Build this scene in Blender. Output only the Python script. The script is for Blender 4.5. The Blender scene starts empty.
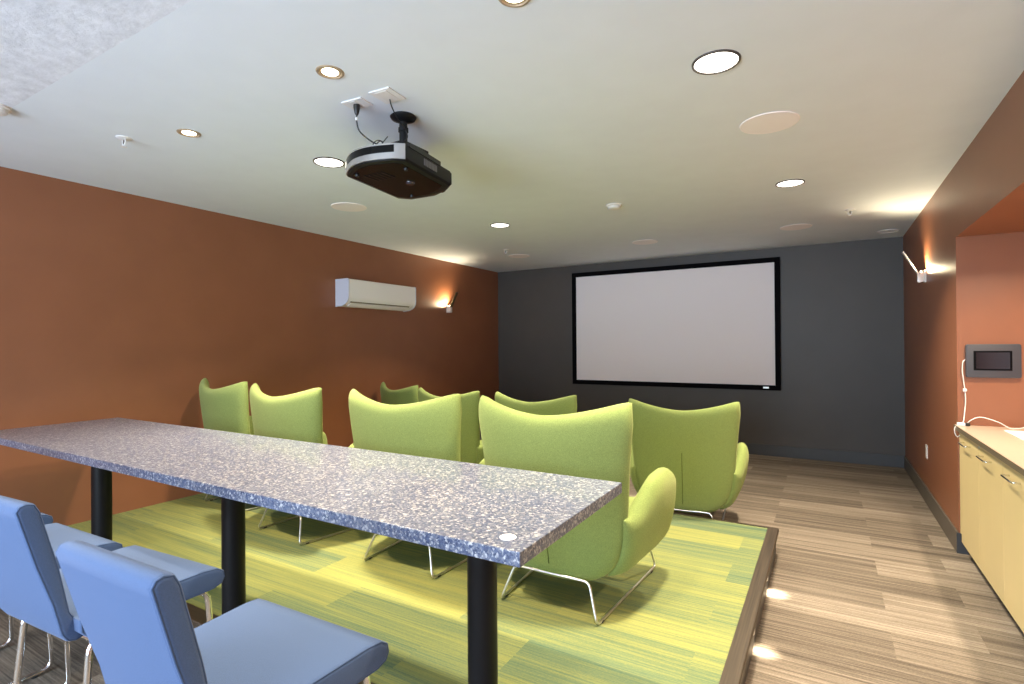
import bpy, bmesh, math, random
from mathutils import Vector, Matrix
random.seed(7)
PI = math.pi
S = bpy.context.scene
COL = S.collection

# ------------------------------------------------------------------ materials
def new_mat(name):
    m = bpy.data.materials.new(name); m.use_nodes = True
    nt = m.node_tree; b = nt.nodes['Principled BSDF']
    return m, nt, b

def N(nt, t, **k):
    n = nt.nodes.new(t)
    for a, v in k.items():
        if a.startswith('i_'): n.inputs[a[2:]].default_value = v
        else: setattr(n, a, v)
    return n

def ramp(nt, stops, interp='LINEAR'):
    r = nt.nodes.new('ShaderNodeValToRGB'); cr = r.color_ramp; cr.interpolation = interp
    while len(cr.elements) < len(stops): cr.elements.new(0.5)
    for e, (p, c) in zip(cr.elements, stops):
        e.position = p; e.color = (c[0], c[1], c[2], 1)
    return r

def simple(name, col, rough=0.5, metal=0.0, bump=0.0, bscale=200, var=0.0, vscale=8, emit=None, estr=0, spec=None, sheen=0, coat=0):
    m, nt, b = new_mat(name)
    L = nt.links.new
    b.inputs['Base Color'].default_value = (*col, 1)
    b.inputs['Roughness'].default_value = rough
    b.inputs['Metallic'].default_value = metal
    if spec is not None: b.inputs['Specular IOR Level'].default_value = spec
    if sheen: b.inputs['Sheen Weight'].default_value = sheen
    if coat: b.inputs['Coat Weight'].default_value = coat
    tc = N(nt, 'ShaderNodeTexCoord')
    nz = N(nt, 'ShaderNodeTexNoise', i_Scale=bscale, i_Detail=3.0)
    L(tc.outputs['Object'], nz.inputs['Vector'])
    if bump:
        bp = N(nt, 'ShaderNodeBump', i_Strength=bump, i_Distance=0.002)
        L(nz.outputs['Fac'], bp.inputs['Height']); L(bp.outputs['Normal'], b.inputs['Normal'])
    if var:
        n2 = N(nt, 'ShaderNodeTexNoise', i_Scale=vscale, i_Detail=4.0)
        L(tc.outputs['Object'], n2.inputs['Vector'])
        lo = tuple(c * (1 - var) for c in col); hi = tuple(min(1, c * (1 + var)) for c in col)
        r = ramp(nt, [(0.3, lo), (0.7, hi)])
        L(n2.outputs['Fac'], r.inputs['Fac']); L(r.outputs['Color'], b.inputs['Base Color'])
    if emit:
        b.inputs['Emission Color'].default_value = (*emit, 1); b.inputs['Emission Strength'].default_value = estr
    return m

def fabric(name, col, scale=420, contrast=0.22, rough=0.85, sheen=0.15, tint=(1, 1, 1)):
    m, nt, b = new_mat(name); L = nt.links.new
    tc = N(nt, 'ShaderNodeTexCoord')
    n1 = N(nt, 'ShaderNodeTexNoise', i_Scale=scale, i_Detail=2.0, i_Roughness=0.6)
    L(tc.outputs['Object'], n1.inputs['Vector'])
    lo = tuple(c * (1 - contrast) for c in col); hi = tuple(min(1, c * (1 + contrast)) for c in col)
    r = ramp(nt, [(0.32, lo), (0.68, hi)])
    L(n1.outputs['Fac'], r.inputs['Fac']); L(r.outputs['Color'], b.inputs['Base Color'])
    b.inputs['Roughness'].default_value = rough
    b.inputs['Sheen Weight'].default_value = sheen
    b.inputs['Sheen Tint'].default_value = (*tint, 1)
    b.inputs['Specular IOR Level'].default_value = 0.25
    bp = N(nt, 'ShaderNodeBump', i_Strength=0.35, i_Distance=0.0015)
    L(n1.outputs['Fac'], bp.inputs['Height']); L(bp.outputs['Normal'], b.inputs['Normal'])
    return m

def carpet(name, stops, seed=0.0, sy=48, offx=0.0, offy=0.0, mixp=0.5):
    """carpet planks 1.0 x 0.25 m laid along x, streaked along x, every plank its own shade"""
    m, nt, b = new_mat(name); L = nt.links.new
    tc = N(nt, 'ShaderNodeTexCoord')
    mp = N(nt, 'ShaderNodeMapping'); mp.inputs['Location'].default_value = (offx, offy, 0)
    L(tc.outputs['Object'], mp.inputs['Vector'])
    br = N(nt, 'ShaderNodeTexBrick', offset=0.37, offset_frequency=2, squash=1.0)
    br.inputs['Color1'].default_value = (0, 0, 0, 1); br.inputs['Color2'].default_value = (1, 1, 1, 1)
    br.inputs['Mortar'].default_value = (0.5, 0.5, 0.5, 1)
    br.inputs['Scale'].default_value = 1.0; br.inputs['Mortar Size'].default_value = 0.0
    br.inputs['Brick Width'].default_value = 1.0; br.inputs['Row Height'].default_value = 0.25
    L(mp.outputs['Vector'], br.inputs['Vector'])
    rnd = N(nt, 'ShaderNodeSeparateColor'); L(br.outputs['Color'], rnd.inputs['Color'])
    # streak noise, different in each plank
    def streak(sx, syy, det, k):
        mm = N(nt, 'ShaderNodeMapping'); mm.inputs['Scale'].default_value = (sx, syy, 1)
        L(tc.outputs['Object'], mm.inputs['Vector'])
        w = N(nt, 'ShaderNodeMath', operation='MULTIPLY_ADD'); w.inputs[1].default_value = k; w.inputs[2].default_value = seed
        L(rnd.outputs['Red'], w.inputs[0])
        nz = N(nt, 'ShaderNodeTexNoise', noise_dimensions='4D', i_Scale=1.0, i_Detail=det, i_Roughness=0.62)
        L(mm.outputs['Vector'], nz.inputs['Vector']); L(w.outputs[0], nz.inputs['W'])
        return nz
    a = streak(0.45, sy * 0.42, 3.0, 37.0)
    c = streak(1.6, sy * 2.6, 4.0, 91.0)
    g = streak(110, 330, 2.0, 5.0)
    s1 = N(nt, 'ShaderNodeMath', operation='MULTIPLY'); s1.inputs[1].default_value = 0.62; L(a.outputs['Fac'], s1.inputs[0])
    s2 = N(nt, 'ShaderNodeMath', operation='MULTIPLY_ADD'); s2.inputs[1].default_value = 0.98; L(c.outputs['Fac'], s2.inputs[0]); L(s1.outputs[0], s2.inputs[2])
    s2b = N(nt, 'ShaderNodeMath', operation='MULTIPLY_ADD'); s2b.inputs[1].default_value = 0.42; L(g.outputs['Fac'], s2b.inputs[0]); L(s2.outputs[0], s2b.inputs[2])
    s3 = N(nt, 'ShaderNodeMath', operation='MULTIPLY_ADD'); s3.inputs[1].default_value = mixp; L(rnd.outputs['Red'], s3.inputs[0]); L(s2b.outputs[0], s3.inputs[2])
    s4 = N(nt, 'ShaderNodeMath', operation='SUBTRACT'); s4.inputs[1].default_value = 0.51 + mixp * 0.5; L(s3.outputs[0], s4.inputs[0])
    r = ramp(nt, stops); L(s4.outputs[0], r.inputs['Fac'])
    L(r.outputs['Color'], b.inputs['Base Color'])
    b.inputs['Roughness'].default_value = 0.9; b.inputs['Specular IOR Level'].default_value = 0.2
    bp = N(nt, 'ShaderNodeBump', i_Strength=0.5, i_Distance=0.003)
    L(s2b.outputs[0], bp.inputs['Height']); L(bp.outputs['Normal'], b.inputs['Normal'])
    return m

def speckle(name):
    m, nt, b = new_mat(name); L = nt.links.new
    tc = N(nt, 'ShaderNodeTexCoord')
    v1 = N(nt, 'ShaderNodeTexVoronoi', i_Scale=185.0); v2 = N(nt, 'ShaderNodeTexVoronoi', i_Scale=120.0)
    ds = N(nt, 'ShaderNodeTexNoise', i_Scale=120.0, i_Detail=1.0)
    L(tc.outputs['Object'], ds.inputs['Vector'])
    ma = N(nt, 'ShaderNodeVectorMath', operation='MULTIPLY_ADD'); ma.inputs[1].default_value = (0.008,) * 3
    L(ds.outputs['Color'], ma.inputs[0]); L(tc.outputs['Object'], ma.inputs[2])
    L(ma.outputs[0], v1.inputs['Vector']); L(ma.outputs[0], v2.inputs['Vector'])
    a = N(nt, 'ShaderNodeSeparateColor'); L(v1.outputs['Color'], a.inputs['Color'])
    c = N(nt, 'ShaderNodeSeparateColor'); L(v2.outputs['Color'], c.inputs['Color'])
    r1 = ramp(nt, [(0.0, (0.020, 0.036, 0.095)), (0.25, (0.05, 0.075, 0.16)), (0.52, (0.11, 0.13, 0.20)), (0.74, (0.21, 0.22, 0.26)), (0.90, (0.50, 0.51, 0.53))], 'CONSTANT')
    r2 = ramp(nt, [(0.0, (0.035, 0.048, 0.10)), (0.30, (0.09, 0.11, 0.175)), (0.72, (0.17, 0.185, 0.23)), (0.91, (0.52, 0.53, 0.55))], 'CONSTANT')
    L(a.outputs['Red'], r1.inputs['Fac']); L(c.outputs['Green'], r2.inputs['Fac'])
    mx = N(nt, 'ShaderNodeMix', data_type='RGBA'); mx.inputs[0].default_value = 0.42
    L(r1.outputs['Color'], mx.inputs[6]); L(r2.outputs['Color'], mx.inputs[7]); L(mx.outputs[2], b.inputs['Base Color'])
    b.inputs['Roughness'].default_value = 0.42
    b.inputs['Specular IOR Level'].default_value = 0.7
    b.inputs['Coat Weight'].default_value = 0.5; b.inputs['Coat Roughness'].default_value = 0.10
    return m

def streakwood(name, c1, c2, axis='y', rough=0.5):
    m, nt, b = new_mat(name); L = nt.links.new
    tc = N(nt, 'ShaderNodeTexCoord'); mp = N(nt, 'ShaderNodeMapping')
    mp.inputs['Scale'].default_value = (120, 2, 120) if axis == 'y' else (2, 120, 120)
    L(tc.outputs['Object'], mp.inputs['Vector'])
    nz = N(nt, 'ShaderNodeTexNoise', i_Scale=1.0, i_Detail=4.0); L(mp.outputs['Vector'], nz.inputs['Vector'])
    r = ramp(nt, [(0.3, c1), (0.7, c2)]); L(nz.outputs['Fac'], r.inputs['Fac']); L(r.outputs['Color'], b.inputs['Base Color'])
    b.inputs['Roughness'].default_value = rough
    return m

M = {}
M['terracotta'] = simple('terracotta_paint', (0.268, 0.100, 0.046), 0.40, bump=0.12, bscale=260, var=0.05, vscale=3)
M['charcoal'] = simple('charcoal_paint', (0.072, 0.063, 0.058), 0.5, bump=0.12, bscale=260, var=0.04, vscale=3)
M['ceiling'] = simple('ceiling_paint', (0.77, 0.81, 0.86), 0.8, bump=0.15, bscale=180, var=0.015, vscale=5)
M['ceil_tex'] = simple('stippled_ceiling', (0.74, 0.75, 0.80), 0.85, bump=1.0, bscale=55, var=0.12, vscale=16)
M['beige'] = simple('rear_wall_paint', (0.55, 0.54, 0.52), 0.7, bump=0.1)
M['base'] = simple('rubber_base', (0.115, 0.095, 0.075), 0.45, var=0.08)
M['base_dark'] = simple('dark_rubber_base', (0.050, 0.052, 0.058), 0.45)
M['floor'] = carpet('taupe_plank_carpet', [(0.18, (0.052, 0.042, 0.034)), (0.42, (0.145, 0.118, 0.092)), (0.62, (0.25, 0.208, 0.166)), (0.86, (0.42, 0.367, 0.30))], 3.0, offx=0.37, offy=0.06, mixp=0.22)
M['green_carpet'] = carpet('green_plank_carpet', [(0.05, (0.042, 0.098, 0.075)), (0.33, (0.118, 0.165, 0.088)), (0.58, (0.225, 0.245, 0.085)), (0.92, (0.36, 0.345, 0.095))], 11.0, offx=0.1, offy=0.0, mixp=0.28)
M['nosing'] = streakwood('platform_nosing_y', (0.022, 0.015, 0.010), (0.066, 0.047, 0.030), 'y', 0.45)
M['nosing_x'] = streakwood('platform_nosing_x', (0.022, 0.015, 0.010), (0.066, 0.047, 0.030), 'x', 0.35)
M['riser'] = streakwood('platform_riser', (0.020, 0.019, 0.022), (0.060, 0.052, 0.050), 'x', 0.4)
M['speckle'] = speckle('speckled_blue_terrazzo')
M['black_metal'] = simple('black_powder_coat', (0.007, 0.007, 0.008), 0.45, bump=0.05, bscale=500, spec=.25)
M['blue'] = fabric('periwinkle_wool', (0.058, 0.100, 0.208), 520, 0.10, 0.9, 0.25, (0.7, 0.8, 1))
M['blue_pipe'] = fabric('periwinkle_piping', (0.048, 0.086, 0.182), 520, 0.1)
M['chrome'] = simple('chrome', (0.82, 0.82, 0.82), 0.12, 1.0)
M['steel'] = simple('brushed_steel', (0.72, 0.71, 0.70), 0.28, 1.0)
M['green'] = fabric('lime_wool', (0.210, 0.268, 0.080), 300, 0.24, 0.9, 0.2, (1, 1, 0.5))
M['green_in'] = M['green']
M['seam'] = simple('dark_seam', (0.10, 0.13, 0.02), 0.9)
M['foot'] = simple('black_plastic_glide', (0.02, 0.02, 0.02), 0.5)
M['screen'] = simple('projection_fabric', (0.92, 0.85, 0.86), 0.85)
M['velvet'] = simple('black_velvet_frame', (0.003, 0.003, 0.004), 0.9, spec=0.1)
M['white'] = simple('white_plastic', (0.80, 0.78, 0.76), 0.4)
M['white_trim'] = simple('white_trim_metal', (0.78, 0.74, 0.70), 0.35)
M['grille'] = simple('speaker_grille_paint', (0.97, 0.90, 0.90), 0.7, bump=0.4, bscale=900)
M['can'] = simple('bronze_baffle', (0.46, 0.35, 0.24), 0.35, 0.3)
M['darkring'] = simple('dark_ring', (0.08, 0.06, 0.05), 0.4)
M['lampW'] = simple('lit_diffuser', (0.9, 0.9, 0.85), 0.5, emit=(1.0, 0.95, 0.86), estr=9)
M['lampS'] = simple('lit_lens', (0.9, 0.9, 0.85), 0.5, emit=(1.0, 0.86, 0.62), estr=12)
M['lampOff'] = simple('unlit_diffuser', (0.92, 0.90, 0.95), 0.7)
M['step_led'] = simple('step_led', (0.9, 0.9, 0.85), 0.5, emit=(1.0, 0.9, 0.7), estr=6)
M['proj_black'] = simple('projector_black', (0.012, 0.012, 0.013), 0.22)
M['proj_side'] = simple('projector_side', (0.008, 0.008, 0.009), 0.4, spec=.2)
M['proj_gloss'] = simple('projector_gloss_black', (0.005, 0.005, 0.005), 0.22, spec=.15)
M['proj_silver'] = simple('projector_silver', (0.50, 0.49, 0.48), 0.3, 0.85)
M['vent'] = simple('projector_vent', (0.20, 0.20, 0.22), 0.5)
M['glass'] = simple('lens_glass', (0.02, 0.02, 0.03), 0.05, coat=1)
M['ac'] = simple('ac_white', (0.96, 0.91, 0.89), 0.35)
M['ac_side'] = simple('ac_side', (0.62, 0.62, 0.72), 0.4)
M['ac_dark'] = simple('ac_slot', (0.25, 0.20, 0.14), 0.6)
M['cabinet'] = simple('cream_laminate', (0.70, 0.56, 0.28), 0.42, var=0.04, vscale=2)
M['cab_body'] = simple('cabinet_carcass', (0.30, 0.22, 0.12), 0.6)
M['kick'] = simple('toe_kick', (0.03, 0.025, 0.02), 0.6)
M['counter'] = simple('beige_laminate_counter', (0.44, 0.345, 0.27), 0.3, var=0.06, vscale=90)
M['counter_edge'] = simple('brown_counter_edge', (0.16, 0.125, 0.08), 0.4)
M['tablet'] = simple('tablet_case', (0.045, 0.045, 0.055), 0.5, bump=0.05)
M['tablet_screen'] = simple('tablet_screen', (0.012, 0.008, 0.010), 0.08)
M['cable_w'] = simple('white_cable', (0.80, 0.76, 0.72), 0.4)
M['cable_b'] = simple('black_cable', (0.012, 0.012, 0.012), 0.4)
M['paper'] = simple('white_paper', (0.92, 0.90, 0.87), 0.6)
M['brass'] = simple('sprinkler_chrome', (0.75, 0.72, 0.68), 0.25, 0.9)
M['door'] = simple('rear_door_wood', (0.20, 0.12, 0.06), 0.5)
M['sconce_dark'] = simple('sconce_paddle', (0.10, 0.07, 0.035), 0.4, 0.4)
M['sconce'] = simple('sconce_bracket', (0.72, 0.66, 0.62), 0.35, 0.2)

# ------------------------------------------------------------------ mesh helpers
def obj(name, bm, mat, parent=None, smooth=False, autosmooth=None):
    me = bpy.data.meshes.new(name)
    bmesh.ops.recalc_face_normals(bm, faces=bm.faces)
    bm.to_mesh(me); bm.free()
    if smooth:
        for p in me.polygons: p.use_smooth = True
        if autosmooth is not None and hasattr(me, 'set_sharp_from_angle'):
            me.set_sharp_from_angle(angle=math.radians(autosmooth))
    mats = mat if isinstance(mat, (list, tuple)) else [mat]
    for x in mats: me.materials.append(x)
    o = bpy.data.objects.new(name, me); COL.objects.link(o)
    if parent: o.parent = parent
    return o

def tag(o, label=None, cat=None, group=None, kind=None):
    if label: o['label'] = label
    if cat: o['category'] = cat
    if group: o['group'] = group
    if kind: o['kind'] = kind
    return o

def thing(name, label, cat, loc=(0, 0, 0), rz=0, group=None):
    o = bpy.data.objects.new(name, None); COL.objects.link(o)
    o.location = loc; o.rotation_euler = (0, 0, rz); o.empty_display_size = 0.1
    return tag(o, label, cat, group)

def copy_tree(o, parent=None):
    c = o.copy(); COL.objects.link(c); c.parent = parent
    if parent: c.matrix_parent_inverse = o.matrix_parent_inverse.copy()
    for ch in list(o.children): copy_tree(ch, c)
    return c

def box(bm, x0, x1, y0, y1, z0, z1, bev=0, seg=2, mi=0):
    t = bmesh.new() if bev else bm
    vs = [t.verts.new(p) for p in [(x0, y0, z0), (x1, y0, z0), (x1, y1, z0), (x0, y1, z0), (x0, y0, z1), (x1, y0, z1), (x1, y1, z1), (x0, y1, z1)]]
    fs = []
    for f in [(0, 3, 2, 1), (4, 5, 6, 7), (0, 1, 5, 4), (1, 2, 6, 5), (2, 3, 7, 6), (3, 0, 4, 7)]:
        fc = t.faces.new([vs[i] for i in f]); fc.material_index = mi; fs.append(fc)
    if bev:
        bmesh.ops.bevel(t, geom=list(t.edges), offset=bev, segments=seg, profile=0.6, affect='EDGES')
        merge(t, bm, mi)
    return bm

def merge(src, dst, mi=0):
    mp = {}
    for v in src.verts: mp[v] = dst.verts.new(v.co)
    for f in src.faces:
        try:
            n = dst.faces.new([mp[v] for v in f.verts]); n.material_index = mi; n.smooth = f.smooth
        except ValueError: pass
    src.free()

def B(*a, **k):
    bm = bmesh.new(); box(bm, *a, **k); return bm

def prism(pts, axis, a0, a1, bev=0, seg=3, only_long=False):
    """polygon pts (2D) extruded along axis from a0 to a1"""
    bm = bmesh.new()
    def P(p, a):
        if axis == 'x': return (a, p[0], p[1])
        if axis == 'y': return (p[0], a, p[1])
        return (p[0], p[1], a)
    A = [bm.verts.new(P(p, a0)) for p in pts]; Bv = [bm.verts.new(P(p, a1)) for p in pts]
    n = len(pts)
    f1 = bm.faces.new(A); f2 = bm.faces.new(Bv[::-1])
    for i in range(n): bm.faces.new([A[i], A[(i + 1) % n], Bv[(i + 1) % n], Bv[i]])
    bmesh.ops.recalc_face_normals(bm, faces=bm.faces)
    if bev:
        es = set(f1.edges) | set(f2.edges)
        bmesh.ops.bevel(bm, geom=list(es), offset=bev, segments=seg, profile=0.55, affect='EDGES')
    return bm

def lathe(prof, seg=32, loc=(0, 0, 0), bm=None, mi=0):
    """prof list of (r, z)"""
    bm = bm or bmesh.new(); rings = []
    for r, z in prof:
        if r < 1e-6: rings.append([bm.verts.new((loc[0], loc[1], loc[2] + z))])
        else: rings.append([bm.verts.new((loc[0] + r * math.cos(2 * PI * i / seg), loc[1] + r * math.sin(2 * PI * i / seg), loc[2] + z)) for i in range(seg)])
    for a, b in zip(rings, rings[1:]):
        for i in range(seg):
            j = (i + 1) % seg
            if len(a) == 1 and len(b) == 1: continue
            if len(a) == 1: f = bm.faces.new([a[0], b[j], b[i]])
            elif len(b) == 1: f = bm.faces.new([a[i], a[j], b[0]])
            else: f = bm.faces.new([a[i], a[j], b[j], b[i]])
            f.material_index = mi
    return bm

def round_path(pts, rad, closed=False, seg=5):
    out = []; n = len(pts); V = [Vector(p) for p in pts]
    for i in range(n):
        if not closed and i in (0, n - 1): out.append(V[i]); continue
        a, b, c = V[(i - 1) % n], V[i], V[(i + 1) % n]
        d1 = (a - b); d2 = (c - b)
        r = min(rad, d1.length * .45, d2.length * .45)
        p1 = b + d1.normalized() * r; p2 = b + d2.normalized() * r
        for k in range(seg + 1):
            t = k / seg; out.append((1 - t) ** 2 * p1 + 2 * t * (1 - t) * b + t * t * p2)
    return out

def spline(pts, n=8):
    V = [Vector(p) for p in pts]; out = []
    for i in range(len(V) - 1):
        p0 = V[max(i - 1, 0)]; p1 = V[i]; p2 = V[i + 1]; p3 = V[min(i + 2, len(V) - 1)]
        for k in range(n):
            t = k / n
            out.append(0.5 * ((2 * p1) + (p2 - p0) * t + (2 * p0 - 5 * p1 + 4 * p2 - p3) * t * t + (3 * p1 - p0 - 3 * p2 + p3) * t ** 3))
    out.append(V[-1]); return out

def tube(path, r, closed=False, seg=10, bm=None):
    bm = bm or bmesh.new(); P = [Vector(p) for p in path]; n = len(P); rings = []
    up = Vector((0, 0, 1)); prev = None
    for i in range(n):
        if closed: t = P[(i + 1) % n] - P[i - 1]
        else: t = P[min(i + 1, n - 1)] - P[max(i - 1, 0)]
        t.normalize()
        if prev is None:
            u = up if abs(t.dot(up)) < .9 else Vector((1, 0, 0)); nrm = (u - t * u.dot(t)).normalized()
        else: nrm = (prev - t * prev.dot(t)).normalized()
        prev = nrm; bn = t.cross(nrm)
        rr = r[i] if isinstance(r, (list, tuple)) else r
        rings.append([bm.verts.new(P[i] + (nrm * math.cos(2 * PI * k / seg) + bn * math.sin(2 * PI * k / seg)) * rr) for k in range(seg)])
    m = n if closed else n - 1
    sh = 0
    if closed:   # find best twist offset for last joint
        best = 1e9
        for s in range(seg):
            d = sum((rings[-1][k].co - rings[0][(k + s) % seg].co).length for k in range(seg))
            if d < best: best = d; sh = s
    for i in range(m):
        a = rings[i]; b = rings[(i + 1) % n]; o = sh if (closed and i == n - 1) else 0
        for k in range(seg):
            bm.faces.new([a[k], a[(k + 1) % seg], b[(k + 1 + o) % seg], b[(k + o) % seg]])
    if not closed:
        bm.faces.new(rings[0][::-1]); bm.faces.new(rings[-1])
    return bm

def edge_samples(n, dense=5, span=0.14):
    """parameter samples 0..1, dense near both ends"""
    e = [span * (1 - math.cos(PI / 2 * k / dense)) for k in range(dense)]
    m = [span + (1 - 2 * span) * k / n for k in range(n + 1)]
    return e + m + [1 - x for x in reversed(e)]

def pillow(P, th, nu=16, nv=14, span=0.1):
    """padded shell: P(u,v) is the mid surface, rim rounded"""
    us = edge_samples(nu, 5, span); vs = edge_samples(nv, 5, span)
    bm = bmesh.new(); E = 1e-3
    def prof(t):
        d = min(t, 1 - t) / span
        return 1.0 if d >= 1 else math.sqrt(max(0, 1 - (1 - d) ** 2))
    top = []; bot = []
    for i, u in enumerate(us):
        ra = []; rb = []
        for j, v in enumerate(vs):
            c = Vector(P(u, v))
            du = Vector(P(min(u + E, 1), v)) - Vector(P(max(u - E, 0), v)); dv = Vector(P(u, min(v + E, 1))) - Vector(P(u, max(v - E, 0)))
            n = du.cross(dv)
            n = n.normalized() if n.length > 1e-12 else Vector((0, 1, 0))
            t = th(u, v) if callable(th) else th
            k = prof(u) * prof(v)
            if i in (0, len(us) - 1) or j in (0, len(vs) - 1):
                w = bm.verts.new(c); ra.append(w); rb.append(w)
            else:
                ra.append(bm.verts.new(c + n * t * .5 * k)); rb.append(bm.verts.new(c - n * t * .5 * k))
        top.append(ra); bot.append(rb)
    for i in range(len(us) - 1):
        for j in range(len(vs) - 1):
            for g, fl in ((top, False), (bot, True)):
                q = [g[i][j], g[i + 1][j], g[i + 1][j + 1], g[i][j + 1]]
                if fl: q = q[::-1]
                try: bm.faces.new(q)
                except ValueError: pass
    return bm

def sstep(a, b, x):
    t = max(0, min(1, (x - a) / (b - a))); return t * t * (3 - 2 * t)

# ------------------------------------------------------------------ room shell
XL, XR, YB, H = -4.637, 0.758, 7.438, 2.61
YN, ZN, XN = 4.62, 2.123, 1.40        # niche: end wall, soffit, back
YF = -2.6                              # wall behind the camera
Y0N = 0.35                             # near end of niche
T = 0.12

def struct(name, bm, mat, **k):
    return tag(obj(name, bm, mat, **k), kind='structure')

struct('floor', B(XL - T, XN + T, YF - T, YB + T, -0.10, 0.0), M['floor'])
struct('ceiling', B(XL - T, XN + T, 1.02, YB + T, H, H + 0.1), M['ceiling'])
struct('ceiling_rear', B(XL - T, XN + T, YF - T, 1.02, H, H + 0.1), M['ceil_tex'])
struct('wall_left', B(XL - T, XL, YF, YB, 0, H), M['terracotta'])
struct('wall_back', B(XL - T, XN + T, YB, YB + T, 0, H), M['charcoal'])
bm = bmesh.new()
box(bm, XR, XR + T, YN + T, YB, 0, H)                      # beyond the niche
box(bm, XR, XR + T, Y0N - T, YN + T, ZN, H)                # bulkhead above the niche
box(bm, XR, XR + T, YF, Y0N - T, 0, H)
box(bm, XR + T, XN, Y0N - T, YN + T, ZN, ZN + .08)
struct('wall_right', bm, M['terracotta'])
struct('wall_niche_end', B(XR, XN, YN, YN + T, 0, ZN), M['terracotta'])
struct('wall_niche_side', B(XN, XN + T, Y0N - T, YN + T, 0, ZN), M['terracotta'])
struct('wall_niche_near', B(XR, XN, Y0N - T, Y0N, 0, ZN), M['terracotta'])
# wall behind the camera with a wide window opening added to let fill light in
WX0, WX1, WZ0, WZ1 = -3.6, 0.2, 0.25, 2.25
bm = bmesh.new()
box(bm, XL, WX0, YF - T, YF, 0, H); box(bm, WX1, XR, YF - T, YF, 0, H)
box(bm, WX0, WX1, YF - T, YF, 0, WZ0); box(bm, WX0, WX1, YF - T, YF, WZ1, H)
struct('wall_front', bm, M['beige'])
bm = bmesh.new()
box(bm, WX0, WX1, YF - .09, YF - .03, WZ0, WZ0 + .05); box(bm, WX0, WX1, YF - .09, YF - .03, WZ1 - .05, WZ1)
for x in (WX0, WX0 + 1.25, WX0 + 2.5, WX1 - .05): box(bm, x, x + .05, YF - .09, YF - .03, WZ0 + .05, WZ1 - .05)
struct('added_window', bm, M['white'])

# baseboards
bh = 0.137
struct('baseboard_back', prism([(YB - .012, 0), (YB, 0), (YB, bh), (YB - .006, bh), (YB - .010, bh - .006)], 'x', XL, XR), M['base_dark'])
struct('baseboard_right', prism([(XR - .014, 0), (XR, 0), (XR, bh), (XR - .007, bh), (XR - .012, bh - .006)], 'y', YN - .006, YB - .012), M['base'])
struct('baseboard_niche', B(XR - .014, XR + .05, YN - .016, YN - .006, 0, bh), M['base_dark'])
struct('baseboard_left', prism([(XL, 0), (XL + .012, 0), (XL + .010, bh - .006), (XL + .006, bh), (XL, bh)], 'y', 4.03, YB - .012), M['base'])

# ------------------------------------------------------------------ seating platform
PZ, PX1, PY0, PY1 = 0.164, -0.292, 1.375, 4.023
NW = 0.060
pf = thing('seating_platform', 'low raised platform covered in yellow green streaked carpet planks with brown nosing', 'platform', (0, 0, 0))
obj('carpet', B(XL, PX1 - NW, PY0 + NW + .015, PY1 - .02, 0.005, PZ), M['green_carpet'], pf)
obj('nosing', prism([(PX1 - NW, PZ - .03), (PX1 + .004, PZ - .03), (PX1 + .006, PZ - .004), (PX1 + .002, PZ + .003), (PX1 - NW, PZ + .004)], 'y', PY0, PY1), M['nosing'], pf)
obj('nosing', prism([(PY0, PZ - .03), (PY0 - .006, PZ - .004), (PY0 - .002, PZ + .003), (PY0 + NW + .015, PZ + .004), (PY0 + NW + .015, PZ - .03)], 'x', XL, PX1 - NW), M['nosing_x'], pf)
obj('nosing', B(XL, PX1 - NW, PY1 - .02, PY1, PZ - .03, PZ + .003), M['nosing_x'], pf)
obj('riser', B(PX1 - .03, PX1 - .012, PY0 + .03, PY1 - .012, 0, PZ - .03), M['riser'], pf)
obj('riser', B(XL, PX1 - .03, PY0 + .012, PY0 + .03, 0, PZ - .03), M['riser'], pf)
obj('riser', B(XL, PX1 - .03, PY1 - .018, PY1 - .006, 0, PZ - .03), M['riser'], pf)

def add_light(name, kind, loc, energy, color, parent=None, rot=(0, 0, 0), **k):
    l = bpy.data.lights.new(name, kind); l.energy = energy; l.color = color
    for a, v in k.items(): setattr(l, a, v)
    o = bpy.data.objects.new(name, l); COL.objects.link(o); o.location = loc; o.rotation_euler = rot
    if parent: o.parent = parent
    return o

LW = (1.0, 0.86, 0.64); LWW = (1.0, 0.78, 0.50)
def step_light(x, y, z, rz, label):
    t = thing('step_light', label, 'step light', (x, y, z), rz, 'step lights in the platform riser')
    obj('bezel', lathe([(0, .006), (.017, .006), (.021, .003), (.022, 0), (0, 0)], 20), M['steel'], t, True, 40).rotation_euler = (0, PI / 2, 0)
    o = obj('lens', lathe([(0, .003), (.011, .002), (.013, 0)], 16, (0, 0, .001)), M['step_led'], t, True); o.rotation_euler = (0, PI / 2, 0)
    add_light('step_lamp', 'SPOT', (.014, 0, 0), 12, LW, t, (0, -math.radians(14), 0), spot_size=math.radians(86), spot_blend=0.9, shadow_soft_size=.01)
    return t
xr = PX1 - .012
step_light(xr, 3.36, .085, 0, 'small round step light in platform side, nearer the screen')
step_light(xr, 2.71, .085, 0, 'small round step light in platform side, nearer the camera')
step_light(-2.58, PY0 + .012, .085, -PI / 2, 'small step light in the platform front behind blue stools')

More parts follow.
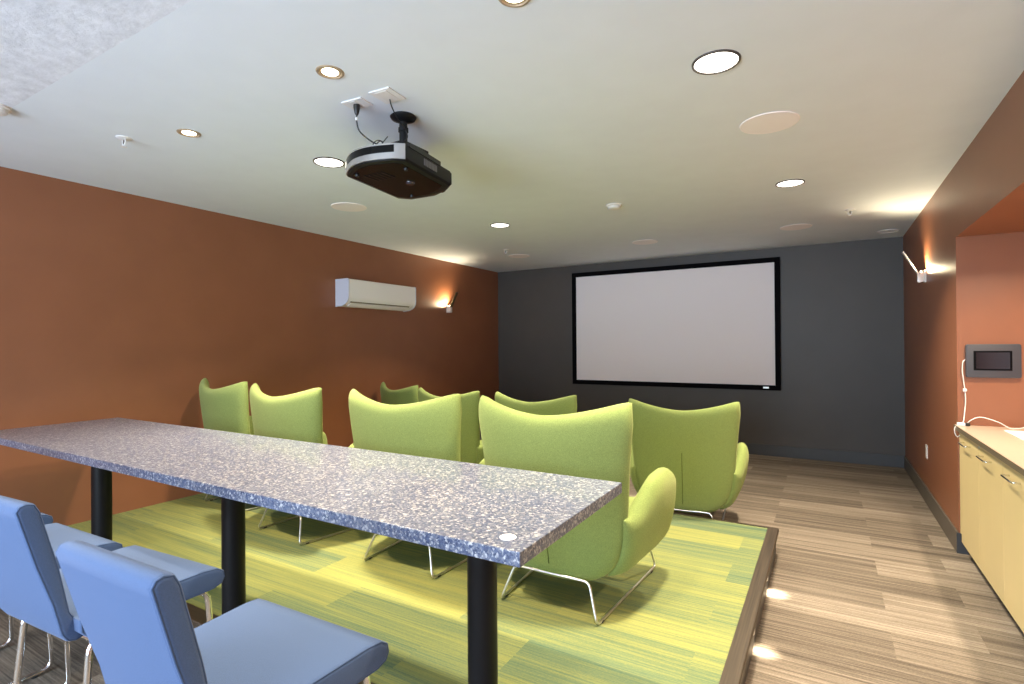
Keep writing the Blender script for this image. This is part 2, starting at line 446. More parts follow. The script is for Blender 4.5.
# ------------------------------------------------------------------ projector screen
SX0, SX1, SZ0, SZ1 = -3.295, -0.488, 0.826, 2.487
sc = thing('projection_screen', 'wide blank projection screen in black frame on charcoal wall', 'screen', ((SX0 + SX1) / 2, YB, (SZ0 + SZ1) / 2))
hw, hh = (SX1 - SX0) / 2, (SZ1 - SZ0) / 2; fw = .062
obj('screen_fabric', B(-hw + fw * .8, hw - fw * .8, -.032, -.012, -hh + fw * .8, hh - fw * .8), M['screen'], sc)
bm = bmesh.new()
for a in ((-hw, hw, hh - fw, hh), (-hw, hw, -hh, -hh + fw), (-hw, -hw + fw, -hh + fw, hh - fw), (hw - fw, hw, -hh + fw, hh - fw)):
    box(bm, a[0], a[1], -.052, -.002, a[2], a[3], bev=.004, seg=1)
fr = obj('frame', bm, M['velvet'], sc)
bd = bmesh.new(); box(bd, hw - .20, hw - .135, -.056, -.052, -hh + .022, -hh + .044, bev=.0015, seg=1)
tag(obj('badge', bd, M['steel'], fr), 'small silver maker badge')

# ------------------------------------------------------------------ bar table
TX0, TX1, TY0, TY1, TZ = -4.357, -0.638, 1.114, 1.858, 0.9234
CXY = (-.712, 1.182)
tb = thing('bar_table', 'long counter-height table with speckled blue grey top on black posts', 'table', (0, 0, 0))
obj('tabletop', B(TX0, TX1, TY0, TY1, TZ - .038, TZ, bev=.003, seg=2), M['speckle'], tb)
for x in (-1.008, -2.415, -3.73):
    lg = obj('leg', lathe([(0, PZ + .0045), (.05, PZ + .0045), (.0505, PZ + .008), (.0505, TZ - .050), (0, TZ - .050)], 32, (x, 1.503, 0)), M['black_metal'], tb, True, 40)
    obj('mounting_plate', B(x - .11, x + .11, 1.40, 1.62, TZ - .050, TZ - .038, bev=.002, seg=1), M['black_metal'], lg)

tag(obj('highlight_disc', lathe([(0, .0005), (.021, .0005), (.022, .002), (.021, .0035), (0, .004)], 28, (CXY[0], CXY[1], TZ)), M['paper'], None, True, 40), 'small round white disc standing in for a bright spot near the right end of the bar table', 'highlight_disc')  # white disc stands in for a bright spot of light on the tabletop
# ------------------------------------------------------------------ blue counter chairs
def blue_chair():
    t = thing('counter_chair', 'x', 'chair', (0, 0, 0), 0, 'blue counter chairs')
    W = .238; WB = .178
    back = [(-.028, .988), (-.034, 1.010), (-.026, 1.024), (-.012, 1.028), (.007, 1.023), (.018, 1.002), (.058, .842), (.082, .715), (.110, .66), (.12, .636), (.095, .630), (.076, .636), (.062, .658), (.042, .745), (.006, .86)]
    seat = [(.088, .695), (.25, .704), (.42, .704), (.462, .699), (.484, .684), (.488, .662), (.478, .643), (.450, .634), (.25, .632), (.115, .632), (.090, .66)]
    b = obj('backrest', prism(back, 'x', -WB, WB, bev=.011, seg=4), M['blue'], t, True, 55)
    s = obj('seat', prism(seat, 'x', -W, W, bev=.012, seg=4), M['blue'], t, True, 55)
    # the seat narrows a little towards the back
    for v in s.data.vertices:
        v.co.x *= 1 - .10 * (1 - (v.co.y - .08) / .40)
    for sg in (-1, 1):
        for src, par, w_ in ((back, b, WB), (seat, s, W)):
            path = []
            n = len(src)
            for i in range(n):      # offset polygon inward by 9 mm
                a = Vector(src[i - 1]); m = Vector(src[i]); c = Vector(src[(i + 1) % n])
                e1 = (m - a).normalized(); e2 = (c - m).normalized()
                nn = Vector((-(e1 + e2).y, (e1 + e2).x)).normalized()
                area = sum(src[k][0] * src[(k + 1) % n][1] - src[(k + 1) % n][0] * src[k][1] for k in range(n))
                if area < 0: nn = -nn
                q = m + nn * .0035
                k_ = 1 if src is back else 1 - .10 * (1 - (q.x - .08) / .40)
                path.append((sg * (w_ * k_ - .0035), q.x, q.y))
            obj('piping', tube(path, .0028, True, 6), M['blue_pipe'], par, True)
    for sg in (-1, 1):
        x1, x2 = sg * .182, sg * .205
        pts = [(x1, .125, .622), (x1, .462, .622), (x2, .492, .011), (x2, .075, .011)]
        fr = obj('sled_frame', tube(round_path(pts, .045, True), .0095, True, 12), M['chrome'], t, True)
        for y in (.13, .43):
            obj('glide', lathe([(0, 0), (.013, 0), (.013, .006), (0, .006)], 12, (x2, y, -.0005)), M['foot'], fr)
    obj('footrest', tube([(-.193, .477, .30), (.193, .477, .30)], .009, False, 12), M['chrome'], t, True, 40)
    obj('cross_bar', tube([(-.182, .13, .621), (.182, .13, .621)], .009, False, 10), M['chrome'], t, True, 40)
    obj('cross_bar', tube([(-.182, .41, .621), (.182, .41, .621)], .009, False, 10), M['chrome'], t, True, 40)
    return t
bc = blue_chair()
spots = [(-1.168, .498, 1.5, 'blue upholstered counter chair nearest the camera, whole seat and back in view'),
         (-1.925, .540, 4, 'blue counter chair second from the right, its back cut by the left edge'),
         (-2.505, .495, 2, 'blue counter chair with only its seat showing beyond the second chair back'),
         (-3.150, .505, 2, 'blue counter chair at the far wall end, only a seat corner showing')]
for i, (x, y, rz, lab) in enumerate(spots):
    c = bc if i == 0 else copy_tree(bc)
    c.location = (x, y, 0); c.rotation_euler.z = math.radians(rz); c['label'] = lab

# ------------------------------------------------------------------ green wing lounge chairs
def lounge():
    t = thing('lounge_chair', 'x', 'armchair', (0, 0, 0), 0, 'lime green wing lounge chairs')
    def hwf(v): return .418 * (1 - .07 * math.sin(PI * min(1, v * 1.15)) ) * (1 - .34 * (1 - v) ** 4.5)
    def PB(u, v):
        s = u * 2 - 1
        z0 = .143 + .10 * abs(s) ** 5
        z1 = .926 + .084 * (abs(s) ** 1.6) - .018 * abs(s) ** 14
        z = z0 + (z1 - z0) * v
        x = s * hwf(v) * (1 - .05 * (abs(s) ** 6) * v)
        y = -.034 + .115 * (1 - v) ** 1.4 + .10 * abs(s) ** 2.2 * (.6 + .4 * v)
        return (x, y, z)
    b = obj('backrest', pillow(PB, lambda u, v: .074, 24, 20, .085), M['green'], t, True)
    # centre seam with a small tack at its top
    sp = []
    for k in range(14):
        v = .10 + .50 * k / 13; p = PB(.5, v); sp.append((p[0], p[1] - .0375, p[2]))
    sm = obj('back_seam', tube(sp, .0028, False, 6), M['seam'], b, True)
    def PA(sg):
        def f(u, v):      # u along y from rear to front, v from bottom to top
            y0 = .125 - .065 * v
            y = y0 + (.655 - .02 * (2 * v - 1) ** 4 - y0) * u
            top = .47 + .165 * sstep(0, .50, u) - .075 * max(0, (u - .62) / .38) ** 2
            bot = .178 + .045 * u + .04 * max(0, (u - .6) / .4) ** 2
            z = bot + (top - bot) * v
            hb = .255 + .115 * u; ht = .360 + .062 * sstep(0, .5, u) - .006 * sstep(.6, 1, u)
            x = hb + (ht - hb) * (1 - (1 - v) ** 2.6)
            return (sg * x, y, z)
        return f
    for sg in (-1, 1):
        obj('armrest', pillow(PA(sg), lambda u, v: .096, 20, 16, .19), M['green'], t, True)
    def PS(u, v):
        s = u * 2 - 1
        return (s * (.30 + .05 * v), .07 + .60 * v, .285 + .065 * v + .02 * sstep(.6, 1, v) - .02 * (1 - s * s))
    obj('seat', pillow(PS, lambda u, v: .20 - .04 * v, 14, 14, .16), M['green'], t, True)
    # wire sled base
    pts = [(-.195, .045, .168), (-.250, 0, .0065), (-.300, .760, .0065), (-.262, .675, .235), (.262, .675, .235), (.300, .760, .0065), (.250, 0, .0065), (.195, .045, .168)]
    fr = obj('wire_base', tube(round_path(pts, .028, True), .0065, True, 10), M['steel'], t, True)
    for sg in (-1, 1):
        for y, x in ((.05, .2535), (.68, .296)):
            obj('glide', B(sg * x - .009, sg * x + .009, y - .012, y + .012, -.0005, .007, bev=.002, seg=1), M['foot'], fr)
    return t
lc = lounge()
LP = [  # x, y, z, rotation in degrees, label
    (-1.137, 2.232, PZ, 0, 'lime wing armchair behind the table end, back row, nearest the platform edge'),
    (-2.075, 2.240, PZ, 1, 'lime wing armchair of the back row standing behind the middle of the table'),
    (-3.110, 2.240, PZ, -6, 'lime wing armchair of the back row, second from the terracotta wall'),
    (-4.100, 2.42, PZ, -10, 'lime wing armchair of the back row turned against the terracotta wall'),
    (-0.930, 4.060, 0, 9, 'lime wing armchair in front row at the right, its back seam showing'),
    (-2.205, 4.07, 0, 0, 'lime wing armchair in front row, only its top edge seen above the nearest'),
    (-3.175, 4.095, 0, -7, 'lime wing armchair in front row glimpsed in the gap between two chairs'),
    (-4.150, 4.47, 0, -19, 'lime wing armchair in front row at the left wall, only its wing tips showing'),
]
for i, (x, y, z, rz, lab) in enumerate(LP):
    c = lc if i == 0 else copy_tree(lc)
    c.location = (x, y, z + .0045 if z else .0005); c.rotation_euler.z = math.radians(rz); c['label'] = lab

# ------------------------------------------------------------------ ceiling fixtures
def big_light(x, y, label, on=True, R=.098, e=74):
    t = thing('recessed_downlight', label, 'ceiling light', (x, y, H), 0, 'large round recessed lights')
    obj('trim_ring', lathe([(R - .011, -.001), (R - .009, -.007), (R - .001, -.006), (R, 0)], 40), M['darkring'] if on else M['white_trim'], t, True, 40)
    obj('diffuser', lathe([(0, -.003), (R - .011, -.0025)], 40), M['lampW'] if on else M['lampOff'], t)
    if on:
        add_light('downlight_lamp', 'AREA', (0, 0, -.009), e, LW, t, shape='DISK', size=.15, spread=math.radians(112))
    return t
big_light(-.391, 2.381, 'large bright recessed light at the upper right, biggest in view')
big_light(-2.758, 2.372, 'bright round recessed light left of the projector')
big_light(-2.781, 4.508, 'bright round recessed light beyond the projector, above green chairs')
big_light(-.222, 4.476, 'bright recessed light between two speaker discs on the right')
big_light(.581, 6.977, 'unlit pale round fixture in the corner near the right sconce', False, .10)

def small_light(x, y, label, e=26):
    t = thing('spot_downlight', label, 'ceiling light', (x, y, H), 0, 'small warm recessed spotlights')
    obj('trim_ring', lathe([(.046, -.001), (.049, -.005), (.057, -.004), (.060, 0)], 32), M['can'], t, True, 40)
    obj('baffle', lathe([(.046, -.001), (.036, -.0005)], 32), M['can'], t)
    obj('lens', lathe([(0, -.0045), (.029, -.003), (.036, -.0008)], 32), M['lampS'], t)
    add_light('spot_lamp', 'AREA', (0, 0, -.010), e, LWW, t, shape='DISK', size=.07, spread=math.radians(95))
small_light(-1.844, 1.595, 'small warm recessed spotlight in the middle, nearest the projector')
small_light(-3.039, 1.645, 'small warm recessed spotlight on the left, beside the sprinkler')
small_light(-.905, 1.572, 'small warm recessed spotlight cut by the top edge of the photo')

def speaker(x, y, label, R=.148):
    t = thing('ceiling_speaker', label, 'speaker', (x, y, H), 0, 'round ceiling speakers')
    obj('rim', lathe([(R - .012, -.004), (R - .008, -.0055), (R - .002, -.004), (R, 0)], 40), M['grille'], t, True, 40)
    obj('grille', lathe([(0, -.0055), (R * .6, -.0052), (R - .012, -.004)], 40), M['grille'], t, True)
speaker(-.256, 3.192, 'round pinkish ceiling speaker nearest the camera, right of centre')
speaker(-3.511, 3.231, 'round ceiling speaker just below and left of the projector')
speaker(-1.816, 6.17, 'round ceiling speaker above the middle of the projection screen')
speaker(-.258, 6.215, 'round ceiling speaker above the right end of the projection screen')
speaker(-3.544, 6.224, 'round ceiling speaker by the back left corner')

t = thing('smoke_detector', 'small round white smoke detector in the middle of the ceiling', 'smoke detector', (-1.555, 4.38, H))
obj('base_ring', lathe([(.066, 0), (.066, -.010), (.060, -.014), (0, -.014)], 32), M['white_trim'], t, True, 40)
obj('sensor_cap', lathe([(.056, -.014), (.050, -.030), (.036, -.036), (0, -.037)], 32), M['white'], t, True, 40)
t = thing('smoke_detector', 'white round detector on stippled ceiling cut by left edge', 'smoke detector', (-3.505, .965, H))
obj('base_ring', lathe([(.066, 0), (.066, -.010), (.060, -.014), (0, -.014)], 32), M['white_trim'], t, True, 40)
obj('sensor_cap', lathe([(.056, -.014), (.050, -.030), (.036, -.036), (0, -.037)], 32), M['white'], t, True, 40)

def sprinkler(x, y, label):
    t = thing('sprinkler', label, 'sprinkler', (x, y, H), 0, 'ceiling sprinklers')
    obj('escutcheon', lathe([(.040, 0), (.038, -.004), (.016, -.010), (0, -.010)], 28), M['white'], t, True, 40)
    bm = bmesh.new()
    tube([(-.014, 0, -.009), (-.017, 0, -.025), (-.004, 0, -.044)], .0035, False, 8, bm); tube([(.014, 0, -.009), (.017, 0, -.025), (.004, 0, -.044)], .0035, False, 8, bm)
    obj('frame_arms', bm, M['white'], t, True)
    obj('bulb', lathe([(0, -.010), (.004, -.014), (.004, -.034), (0, -.038)], 12), M['darkring'], t, True)
    obj('deflector', lathe([(0, -.042), (.006, -.043), (.017, -.050), (.017, -.052), (0, -.050)], 20), M['white'], t, True, 40)
sprinkler(-3.423, 1.493, 'white pendent sprinkler head on the left of the ceiling')
sprinkler(-3.445, 5.72, 'tiny sprinkler head by the back left corner of the ceiling')
sprinkler(.195, 5.679, 'tiny sprinkler head near the right wall of the ceiling')

# outlet plates and mount on ceiling
def plate(x, y, hx, hy, rz, label, kind):
    t = thing('ceiling_outlet', label, 'outlet', (x, y, H), rz)
    obj('cover_plate', B(-hx, hx, -hy, hy, -.006, 0, bev=.002, seg=2), M['white'], t)
    if kind == 'power':
        obj('socket', B(-.017, .017, -.034, .034, -.0085, -.006, bev=.001, seg=1), M['white_trim'], t)
    else:
        obj('socket', B(-.034, .034, -.052, .052, -.0085, -.006, bev=.001, seg=1), M['white_trim'], t)
    return t
plate(-1.970, 1.868, .062, .044, math.radians(4), 'small white ceiling outlet plate with black plug, left of its neighbour', 'power')
plate(-1.783, 1.883, .060, .064, math.radians(4), 'larger white ceiling plate right above the projector mount', 'data')

pm = thing('projector_mount', 'black round ceiling mount with short pole holding the projector', 'mount', (-1.880, 2.100, H))
obj('ceiling_flange', lathe([(0, 0), (.062, 0), (.068, -.006), (.062, -.016), (.035, -.028), (.022, -.032), (0, -.032)], 32), M['black_metal'], pm, True, 40)
obj('pole', lathe([(.021, -.030), (.021, -.158), (0, -.158)], 24), M['black_metal'], pm, True, 40)
obj('clamp_collar', lathe([(.021, -.060), (.026, -.062), (.026, -.082), (.021, -.084)], 24), M['black_metal'], pm, True, 40)
obj('mounting_bracket', B(-.10, .07, -.08, .12, -.188, -.158, bev=.006, seg=2), M['black_metal'], pm)

# projector
PB_, PT = 2.318, 2.408
pr = thing('projector', 'black projector with silver curved rear band hung from the ceiling', 'projector', (0, 0, 0))
back = []
A0, A1 = Vector((-2.185, 1.995)), Vector((-1.748, 1.965))
for k in range(13):
    f = k / 12; p = A0.lerp(A1, f); n = Vector((-.069, -.998)); bul = .105 * math.sin(PI * (f * .92 + .0)) * (1 - .25 * f)
    back.append((p.x + n.x * bul, p.y + n.y * bul))
back[-1] = (A1.x, A1.y)
front = [(-1.815, 2.425), (-1.895, 2.49), (-2.015, 2.540), (-2.195, 2.530), (-2.250, 2.470)]
outl = back + front
cx = sum(p[0] for p in outl) / len(outl); cy = sum(p[1] for p in outl) / len(outl)
def scaled(k): return [(cx + (p[0] - cx) * k, cy + (p[1] - cy) * k) for p in outl]
bm = bmesh.new()
lay = [(.90, PB_ - .004), (.965, PB_), (1.0, PB_ + .012), (1.0, PT - .018), (.97, PT - .006), (.90, PT)]
rings = [[bm.verts.new((x, y, z)) for x, y in scaled(k)] for k, z in lay]
n = len(outl)
for a, b in zip(rings, rings[1:]):
    for i in range(n): bm.faces.new([a[i], a[(i + 1) % n], b[(i + 1) % n], b[i]])
bm.faces.new(rings[0][::-1]); bm.faces.new(rings[-1])
body = obj('body', bm, M['proj_side'], pr, True, 32)
def band(name, i0, i1, z0, z1, off, mat, par, th=.004):
    bm = bmesh.new(); q = []
    for i in range(i0, i1 + 1):
        x, y = back[i]
        nv = Vector((back[min(i + 1, 12)][0] - back[max(i - 1, 0)][0], back[min(i + 1, 12)][1] - back[max(i - 1, 0)][1])).normalized()
        o = Vector((nv.y, -nv.x)) * off; inn = Vector((nv.y, -nv.x)) * (off - th)
        q.append([bm.verts.new((x + d.x, y + d.y, z)) for d, z in ((o, z0), (o, z1), (inn, z1), (inn, z0))])
    for a, b in zip(q, q[1:]):
        for k in range(4): bm.faces.new([a[k], b[k], b[(k + 1) % 4], a[(k + 1) % 4]])
    bm.faces.new(q[0][::-1]); bm.faces.new(q[-1])
    return obj(name, bm, mat, par, True, 40)
bd = band('rear_band', 0, 12, PB_ + .006, PT - .010, .004, M['proj_silver'], pr, .006)
band('dark_panel', 0, 11, PB_ + .036, PT - .018, .0055, M['proj_gloss'], bd, .003)
# underside: glossy plate, feet, screw rosette
bm = bmesh.new(); ring = [(cx + (p[0] - cx) * .84, cy + (p[1] - cy) * .84) for p in outl]
a = [bm.verts.new((x, y, PB_ - .0055)) for x, y in ring]; b = [bm.verts.new((x, y, PB_ - .002)) for x, y in ring]
bm.faces.new(a[::-1]); bm.faces.new(b)
for i in range(n): bm.faces.new([a[i], a[(i + 1) % n], b[(i + 1) % n], b[i]])
und = obj('underside_panel', bm, M['proj_gloss'], pr)
bm = bmesh.new()
for k in range(5):
    x = -2.085 + k * .030
    box(bm, x, x + .010, 2.02, 2.12, PB_ - .0085, PB_ - .0055)
obj('vent_slats', bm, M['proj_black'], und)
obj('screw_boss', lathe([(0, -.012), (.020, -.011), (.024, -.007), (.026, 0), (0, 0)], 20, (-1.955, 2.235, PB_ - .005)), M['glass'], und, True, 40)
for p in ((-2.10, 1.99), (-1.82, 2.05), (-2.12, 2.44)):
    obj('foot', lathe([(0, -.010), (.010, -.010), (.012, 0), (0, 0)], 14, (p[0], p[1], PB_ - .004)), M['foot'], pr, True, 40)
# side vents on the right side
d = (Vector(front[0]) - Vector(back[-1])); L_ = d.length; d.normalize(); nn = Vector((d.y, -d.x))
bm = bmesh.new()
for k in range(9):
    s0 = .17 + k * .015
    for (zz0, zz1) in ((PB_ + .030, PB_ + .064),):
        c0 = Vector(back[-1]) + d * s0; c1 = c0 + d * .008
        pts = [(c0.x + nn.x * .003, c0.y + nn.y * .003), (c1.x + nn.x * .003, c1.y + nn.y * .003), (c1.x, c1.y), (c0.x, c0.y)]
        v0 = [bm.verts.new((x, y, zz0)) for x, y in pts]; v1 = [bm.verts.new((x, y, zz1)) for x, y in pts]
        bm.faces.new(v0); bm.faces.new(v1[::-1])
        for i in range(4): bm.faces.new([v0[i], v0[(i + 1) % 4], v1[(i + 1) % 4], v1[i]])
obj('side_vent', bm, M['vent'], pr)
c0 = Vector(back[-1]) + d * .04; c1 = c0 + d * .30
bm = bmesh.new()
pts = [(c0.x + nn.x * .002, c0.y + nn.y * .002), (c1.x + nn.x * .002, c1.y + nn.y * .002), (c1.x - nn.x * .02, c1.y - nn.y * .02), (c0.x - nn.x * .02, c0.y - nn.y * .02)]
v0 = [bm.verts.new((x, y, PT - .014)) for x, y in pts]; v1 = [bm.verts.new((x, y, PT + .010)) for x, y in pts]
bm.faces.new(v0); bm.faces.new(v1[::-1])
for i in range(4): bm.faces.new([v0[i], v0[(i + 1) % 4], v1[(i + 1) % 4], v1[i]])
obj('top_rail', bm, M['proj_black'], pr)
ln = obj('lens', lathe([(0, .014), (.026, .010), (.030, .016), (.036, .016), (.038, -.03), (0, -.03)], 28), M['glass'], pr, True, 40)
ln.location = (-1.955, 2.505, 2.362); ln.rotation_euler = (-PI / 2, 0, math.radians(22))

# cables of the projector
pc = thing('power_cable', 'black power cable with plug drooping from outlet to projector', 'cable', (0, 0, 0))
obj('cord', tube(spline([(-1.972, 1.868, 2.555), (-1.975, 1.870, 2.52), (-1.968, 1.885, 2.475), (-1.93, 1.93, 2.432), (-1.89, 1.98, 2.415), (-1.86, 2.01, 2.412)], 8), .0035, False, 8), M['cable_b'], pc, True)
obj('plug', lathe([(0, 0), (.016, 0), (.016, -.014), (.011, -.040), (.006, -.050), (0, -.050)], 16, (-1.972, 1.868, 2.6015)), M['cable_b'], pc, True, 40)
tag(obj('cable_tag', lathe([(0, 0), (.0065, 0), (.0065, -.014), (0, -.014)], 10, (-1.975, 1.869, 2.540)), M['white'], pc), 'white tag')
vc = obj('video_cable', tube(spline([(-1.790, 1.905, 2.600), (-1.800, 1.93, 2.575), (-1.825, 2.00, 2.545), (-1.833, 2.06, 2.52), (-1.832, 2.075, 2.48), (-1.86, 2.05, 2.45), (-1.91, 2.00, 2.437), (-1.96, 1.98, 2.425), (-1.99, 1.985, 2.414)], 8), .003, False, 8), M['cable_b'])
tag(vc, 'thin black video cable from ceiling plate past the mount pole', 'cable')
bm = bmesh.new()
lp = [(-1.93 + .028 * math.cos(a), 1.972 + .010 * math.sin(a * .5), 2.431 + .020 * math.sin(a)) for a in [2 * PI * k / 20 for k in range(42)]]
tag(obj('looped_cable', tube(lp + [(-1.885, 1.99, 2.47)], .0026, False, 8), M['cable_b']), 'small coil of black cable resting on top of the projector', 'cable')

# ------------------------------------------------------------------ wall air conditioner
ac = thing('air_conditioner', 'white split air conditioner mounted high on the terracotta wall', 'air conditioner', (XL, 4.065, 1.85))
D_, HH, LL = .205, .300, 1.10
prof = [(0, .006), (0, HH), (D_ - .02, HH), (D_ - .004, HH - .008), (D_, HH - .03), (D_, .12), (D_ - .006, .085), (D_ - .026, .052), (D_ - .055, .030), (.10, .012)]
obj('housing', prism(prof, 'y', 0.012, LL - .012), M['ac'], ac, True, 30)
cap = [(0, 0), (0, HH + .003), (D_ - .018, HH + .003), (D_ + .001, HH - .006), (D_ + .003, HH - .03), (D_ + .003, .12), (D_ - .002, .083), (D_ - .023, .049), (D_ - .053, .026), (.10, .006)]
obj('end_cap', prism(cap, 'y', 0, .012, bev=.002, seg=1), M['ac_side'], ac, True, 30)
obj('end_cap', prism(cap, 'y', LL - .012, LL, bev=.002, seg=1), M['ac_side'], ac, True, 30)
sl = obj('air_outlet', prism([(D_ - .060, .026), (D_ - .024, .056), (D_ - .020, .050), (D_ - .056, .019)], 'y', .05, LL - .10), M['ac_dark'], ac)
obj('flap', prism([(D_ - .075, .010), (D_ - .028, .040), (D_ - .024, .035), (D_ - .070, .002)], 'y', .05, LL - .10), M['ac'], sl)

# ------------------------------------------------------------------ wall sconces
def sconce(x, y, z, sg, label, lampe):
    """sg=+1: wall on the left (faces +x); -1: wall on the right"""
    t = thing('wall_sconce', label, 'wall light', (x, y, z), 0 if sg > 0 else PI, 'V shaped wall sconces')
    obj('wall_plate', B(0, .014, -.035, .035, -.045, .065, bev=.003, seg=2), M['sconce'], t)
    obj('bracket', prism([(.012, -.035), (.052, -.045), (.062, -.035), (.062, .035), (.050, .045), (.012, .035)], 'y', -.022, .022, bev=.003, seg=2), M['sconce'], t, True, 40)
    obj('paddle', prism([(.050, .035), (.060, .030), (.168, .235), (.158, .240)], 'y', -.028, .028, bev=.002, seg=1), M['sconce_dark'] if sg > 0 else M['sconce'], t)
    obj('bulb', lathe([(0, 0), (.007, .002), (.007, .018), (.004, .024), (0, .026)], 14, (.034, 0, .038)), M['lampS'], t, True)
    q = Vector((-.42, -.45 * sg, 1)).to_track_quat('-Z', 'Y').to_euler()
    add_light('sconce_lamp', 'SPOT', (.062, -.040 * sg, .060), lampe, (1.0, 0.84, 0.54), t, tuple(q), spot_size=math.radians(158), spot_blend=.7, shadow_soft_size=.02)

sconce(XL, 6.085, 1.925, 1, 'wall sconce with dark tilted paddle glowing on the left terracotta wall', 48)
sconce(XR, 5.87, 1.985, -1, 'wall sconce with pale tilted paddle glowing on the right wall', 48)

# ------------------------------------------------------------------ niche: cabinets, counter, tablet
CX = XR + .004; CZ0, CZ1 = .092, .826
ys = [4.56, 4.075, 3.575, 3.075, 2.575, 2.075]
labs = ['cream base cabinet at the far niche end, closest to the orange wall corner',
        'cream base cabinet with a small lock, second from the niche end',
        'cream base cabinet third from the niche end, cut by the frame',
        None, None]
for k in range(5):
    y1, y0 = ys[k], ys[k + 1]
    lab = labs[k] or ('cream base cabinet nearer the camera, fourth from the niche end' if k == 3 else 'cream base cabinet nearest the camera, fifth from the niche end')
    t = thing('base_cabinet', lab, 'cabinet', (CX, y0, 0), 0, 'cream base cabinets under the counter')
    w = y1 - y0
    obj('body', B(.020, XN - CX - .005, .0008, w - .0008, .078, .833), M['cab_body'], t)
    obj('toe_kick', B(.055, .075, 0, w, 0, .078), M['kick'], t)
    dr = obj('door', B(0, .019, .0015, w - .0015, CZ0, CZ1, bev=.0012, seg=1), M['cabinet'], t)
    hy1 = w - .115; hy0 = hy1 - .17; hz = .768
    pth = round_path([(0.002, hy1, hz), (-.032, hy1, hz), (-.032, hy0, hz), (0.002, hy0, hz)], .012, False)
    tag(obj('handle', tube(pth, .0045, False, 8), M['chrome'], dr, True), 'chrome wire pull')
    if k == 1:
        obj('lock', lathe([(0, 0), (.009, 0), (.009, .004), (.007, .005), (0, .005)], 16), M['steel'], dr, True, 40).matrix_local = Matrix.Translation((0, w - .022, .803)) @ Matrix.Rotation(-PI / 2, 4, 'Y')
tag(obj('filler_strip', B(CX + .004, CX + .022, 4.56, YN - .002, .137, .833), M['cabinet']), 'narrow cream filler strip between cabinet and orange wall', 'filler strip')
ct = thing('countertop', 'beige laminate countertop with brown front edge in the niche', 'countertop', (0, 0, 0))
obj('slab', B(XR - .018, XN - .002, 2.0, YN - .001, .834, .862), M['counter'], ct)
obj('edge_band', B(XR - .022, XR - .018, 2.0, YN - .001, .834, .8625), M['counter_edge'], ct)

tt = thing('wall_tablet', 'dark tablet in thick grey rounded case on the niche end wall', 'tablet', (.938, YN, 1.292))
bm = bmesh.new(); W2, H2 = .137, .110
pts = []
for (sx, sz, a0) in ((1, 1, 0), (-1, 1, 90), (-1, -1, 180), (1, -1, 270)):
    for k in range(6):
        a = math.radians(a0 + 90 * k / 5); pts.append((sx * (W2 - .012) + .012 * math.cos(a), sz * (H2 - .012) + .012 * math.sin(a)))
obj('case', prism(pts, 'y', -.032, -.0, bev=.003, seg=2), M['tablet'], tt, True, 40)
obj('bezel', B(-.100, .092, -.0345, -.0315, -.062, .066, bev=.0012, seg=1), M['velvet'], tt)
obj('display', B(-.088, .080, -.0355, -.034, -.052, .056), M['tablet_screen'], tt)

wc = thing('charging_cable', 'white charging cable hanging from the tablet to the counter', 'cable', (0, 0, 0))
obj('cord', tube(spline([(.800, 4.605, 1.300), (.786, 4.598, 1.285), (.782, 4.600, 1.23), (.790, 4.606, 1.15), (.796, 4.606, 1.09), (.798, 4.606, 1.02), (.792, 4.600, .95), (.782, 4.58, .89), (.770, 4.560, .868)], 8), .0032, False, 8), M['cable_w'], wc, True)
obj('inline_switch', lathe([(0, .014), (.010, .010), (.0115, 0), (.010, -.010), (0, -.014)], 16, (.7955, 4.606, 1.095)), M['white'], wc, True)
ad = thing('cable_adapter', 'small white and black adapter on the counter corner', 'adapter', (0, 0, 0))
obj('housing', B(.744, .786, 4.545, 4.575, .8625, .884, bev=.005, seg=2), M['white'], ad)
obj('plug_end', B(.786, .812, 4.548, 4.572, .864, .884, bev=.004, seg=2), M['cable_b'], ad)
tag(obj('looping_cable', tube(spline([(.790, 4.575, .868), (.82, 4.56, .905), (.87, 4.56, .925), (.95, 4.54, .90), (1.00, 4.53, .8675), (1.04, 4.53, .8675), (1.08, 4.53, .885), (1.15, 4.54, .945), (1.22, 4.55, .955)], 8), .003, False, 8), M['cable_w']), 'thin white cable arching over the countertop', 'cable')
tag(obj('dangling_cable', tube(spline([(.748, 4.56, .866), (.733, 4.555, .85), (.731, 4.55, .82), (.736, 4.548, .80), (.745, 4.55, .79), (.758, 4.552, .80)], 6), .003, False, 8), M['cable_w']), 'short white cable end dangling over the counter corner', 'cable')
bm = bmesh.new(); box(bm, .95, 1.30, 4.05, 4.42, .8625, .8665, bev=.001, seg=1)
tag(obj('paper_stack', bm, M['paper']), 'white papers lying flat at the back of the countertop', 'paper')

ot = thing('wall_outlet', 'white outlet plate low on the right orange wall', 'outlet', (XR, 5.918, .452))
obj('cover_plate', B(-.006, 0, -.036, .036, -.060, .060, bev=.002, seg=2), M['white'], ot)
for z in (-.024, .024):
    obj('socket', B(-.008, -.006, -.016, .016, z - .014, z + .014, bev=.0008, seg=1), M['white_trim'], ot)

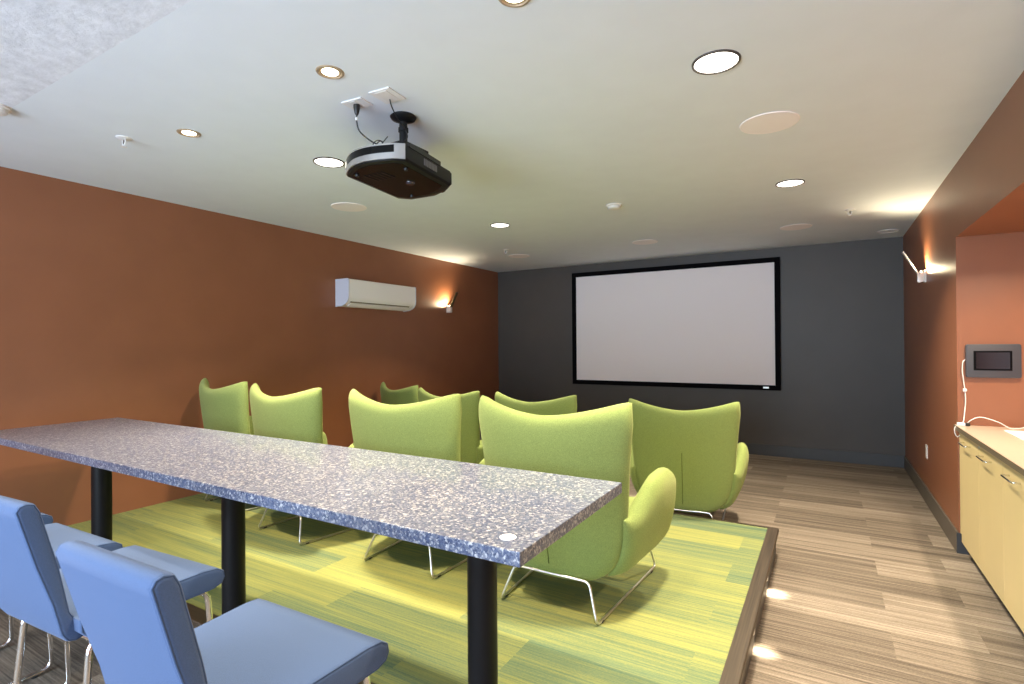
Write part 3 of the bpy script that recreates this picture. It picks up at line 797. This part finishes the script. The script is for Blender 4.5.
# ------------------------------------------------------------------ lights
# niche soffit lights
def niche_light(x, y, label):
    t = thing('niche_downlight', label, 'ceiling light', (x, y, ZN), 0, 'recessed lights in the niche soffit')
    obj('trim_ring', lathe([(.045, -.001), (.050, -.005), (.060, 0)], 28), M['white_trim'], t, True, 40)
    obj('lens', lathe([(0, -.0025), (.045, -.0015)], 28), M['lampS'], t)
    add_light('niche_lamp', 'AREA', (0, 0, -.008), 40, (1.0, .82, .60), t, shape='DISK', size=.08, spread=math.radians(150))
niche_light(1.02, 3.75, 'recessed niche light above the counter, nearer the end wall')
niche_light(1.02, 2.35, 'recessed niche light above the counter, nearer the camera')
# added fill lights on the unseen ceiling behind the camera
for x in (-3.2, -1.7, -.2):
    big_light(x, .1, 'added recessed light, unseen on the stippled ceiling behind the camera', e=18)
# fill lamp shining in through the added window behind the camera
add_light('window_fill', 'AREA', ((WX0 + WX1) / 2, YF - .25, (WZ0 + WZ1) / 2), 640, (0.66, 0.82, 1.0), None, (PI / 2, 0, 0), shape='RECTANGLE', size=3.8, size_y=2.0)

w = bpy.data.worlds.new('World'); S.world = w; w.use_nodes = True
w.node_tree.nodes['Background'].inputs[0].default_value = (0.65, 0.78, 1.0, 1); w.node_tree.nodes['Background'].inputs[1].default_value = 1.0

# ------------------------------------------------------------------ camera
f, yaw, pitch, roll = 533.92, .5319, .0047, -.0073
F = Vector((-math.sin(yaw) * math.cos(pitch), math.cos(yaw) * math.cos(pitch), math.sin(pitch)))
R0 = Vector((math.cos(yaw), math.sin(yaw), 0)); U0 = R0.cross(F)
R = math.cos(roll) * R0 + math.sin(roll) * U0; U = -math.sin(roll) * R0 + math.cos(roll) * U0
cd = bpy.data.cameras.new('camera'); cam = bpy.data.objects.new('camera', cd); COL.objects.link(cam)
cd.sensor_fit = 'HORIZONTAL'; cd.sensor_width = 36; cd.lens = f / 1024 * 36; cd.clip_start = .05
mt = Matrix((R, U, -F)).transposed().to_4x4(); mt.translation = (0, 0, 1.4226)
cam.matrix_world = mt
S.camera = cam
S.view_settings.view_transform = 'Standard'; S.view_settings.look = 'None'
S.view_settings.exposure = -0.70; S.view_settings.gamma = 1.0; S.view_settings.use_curve_mapping = False
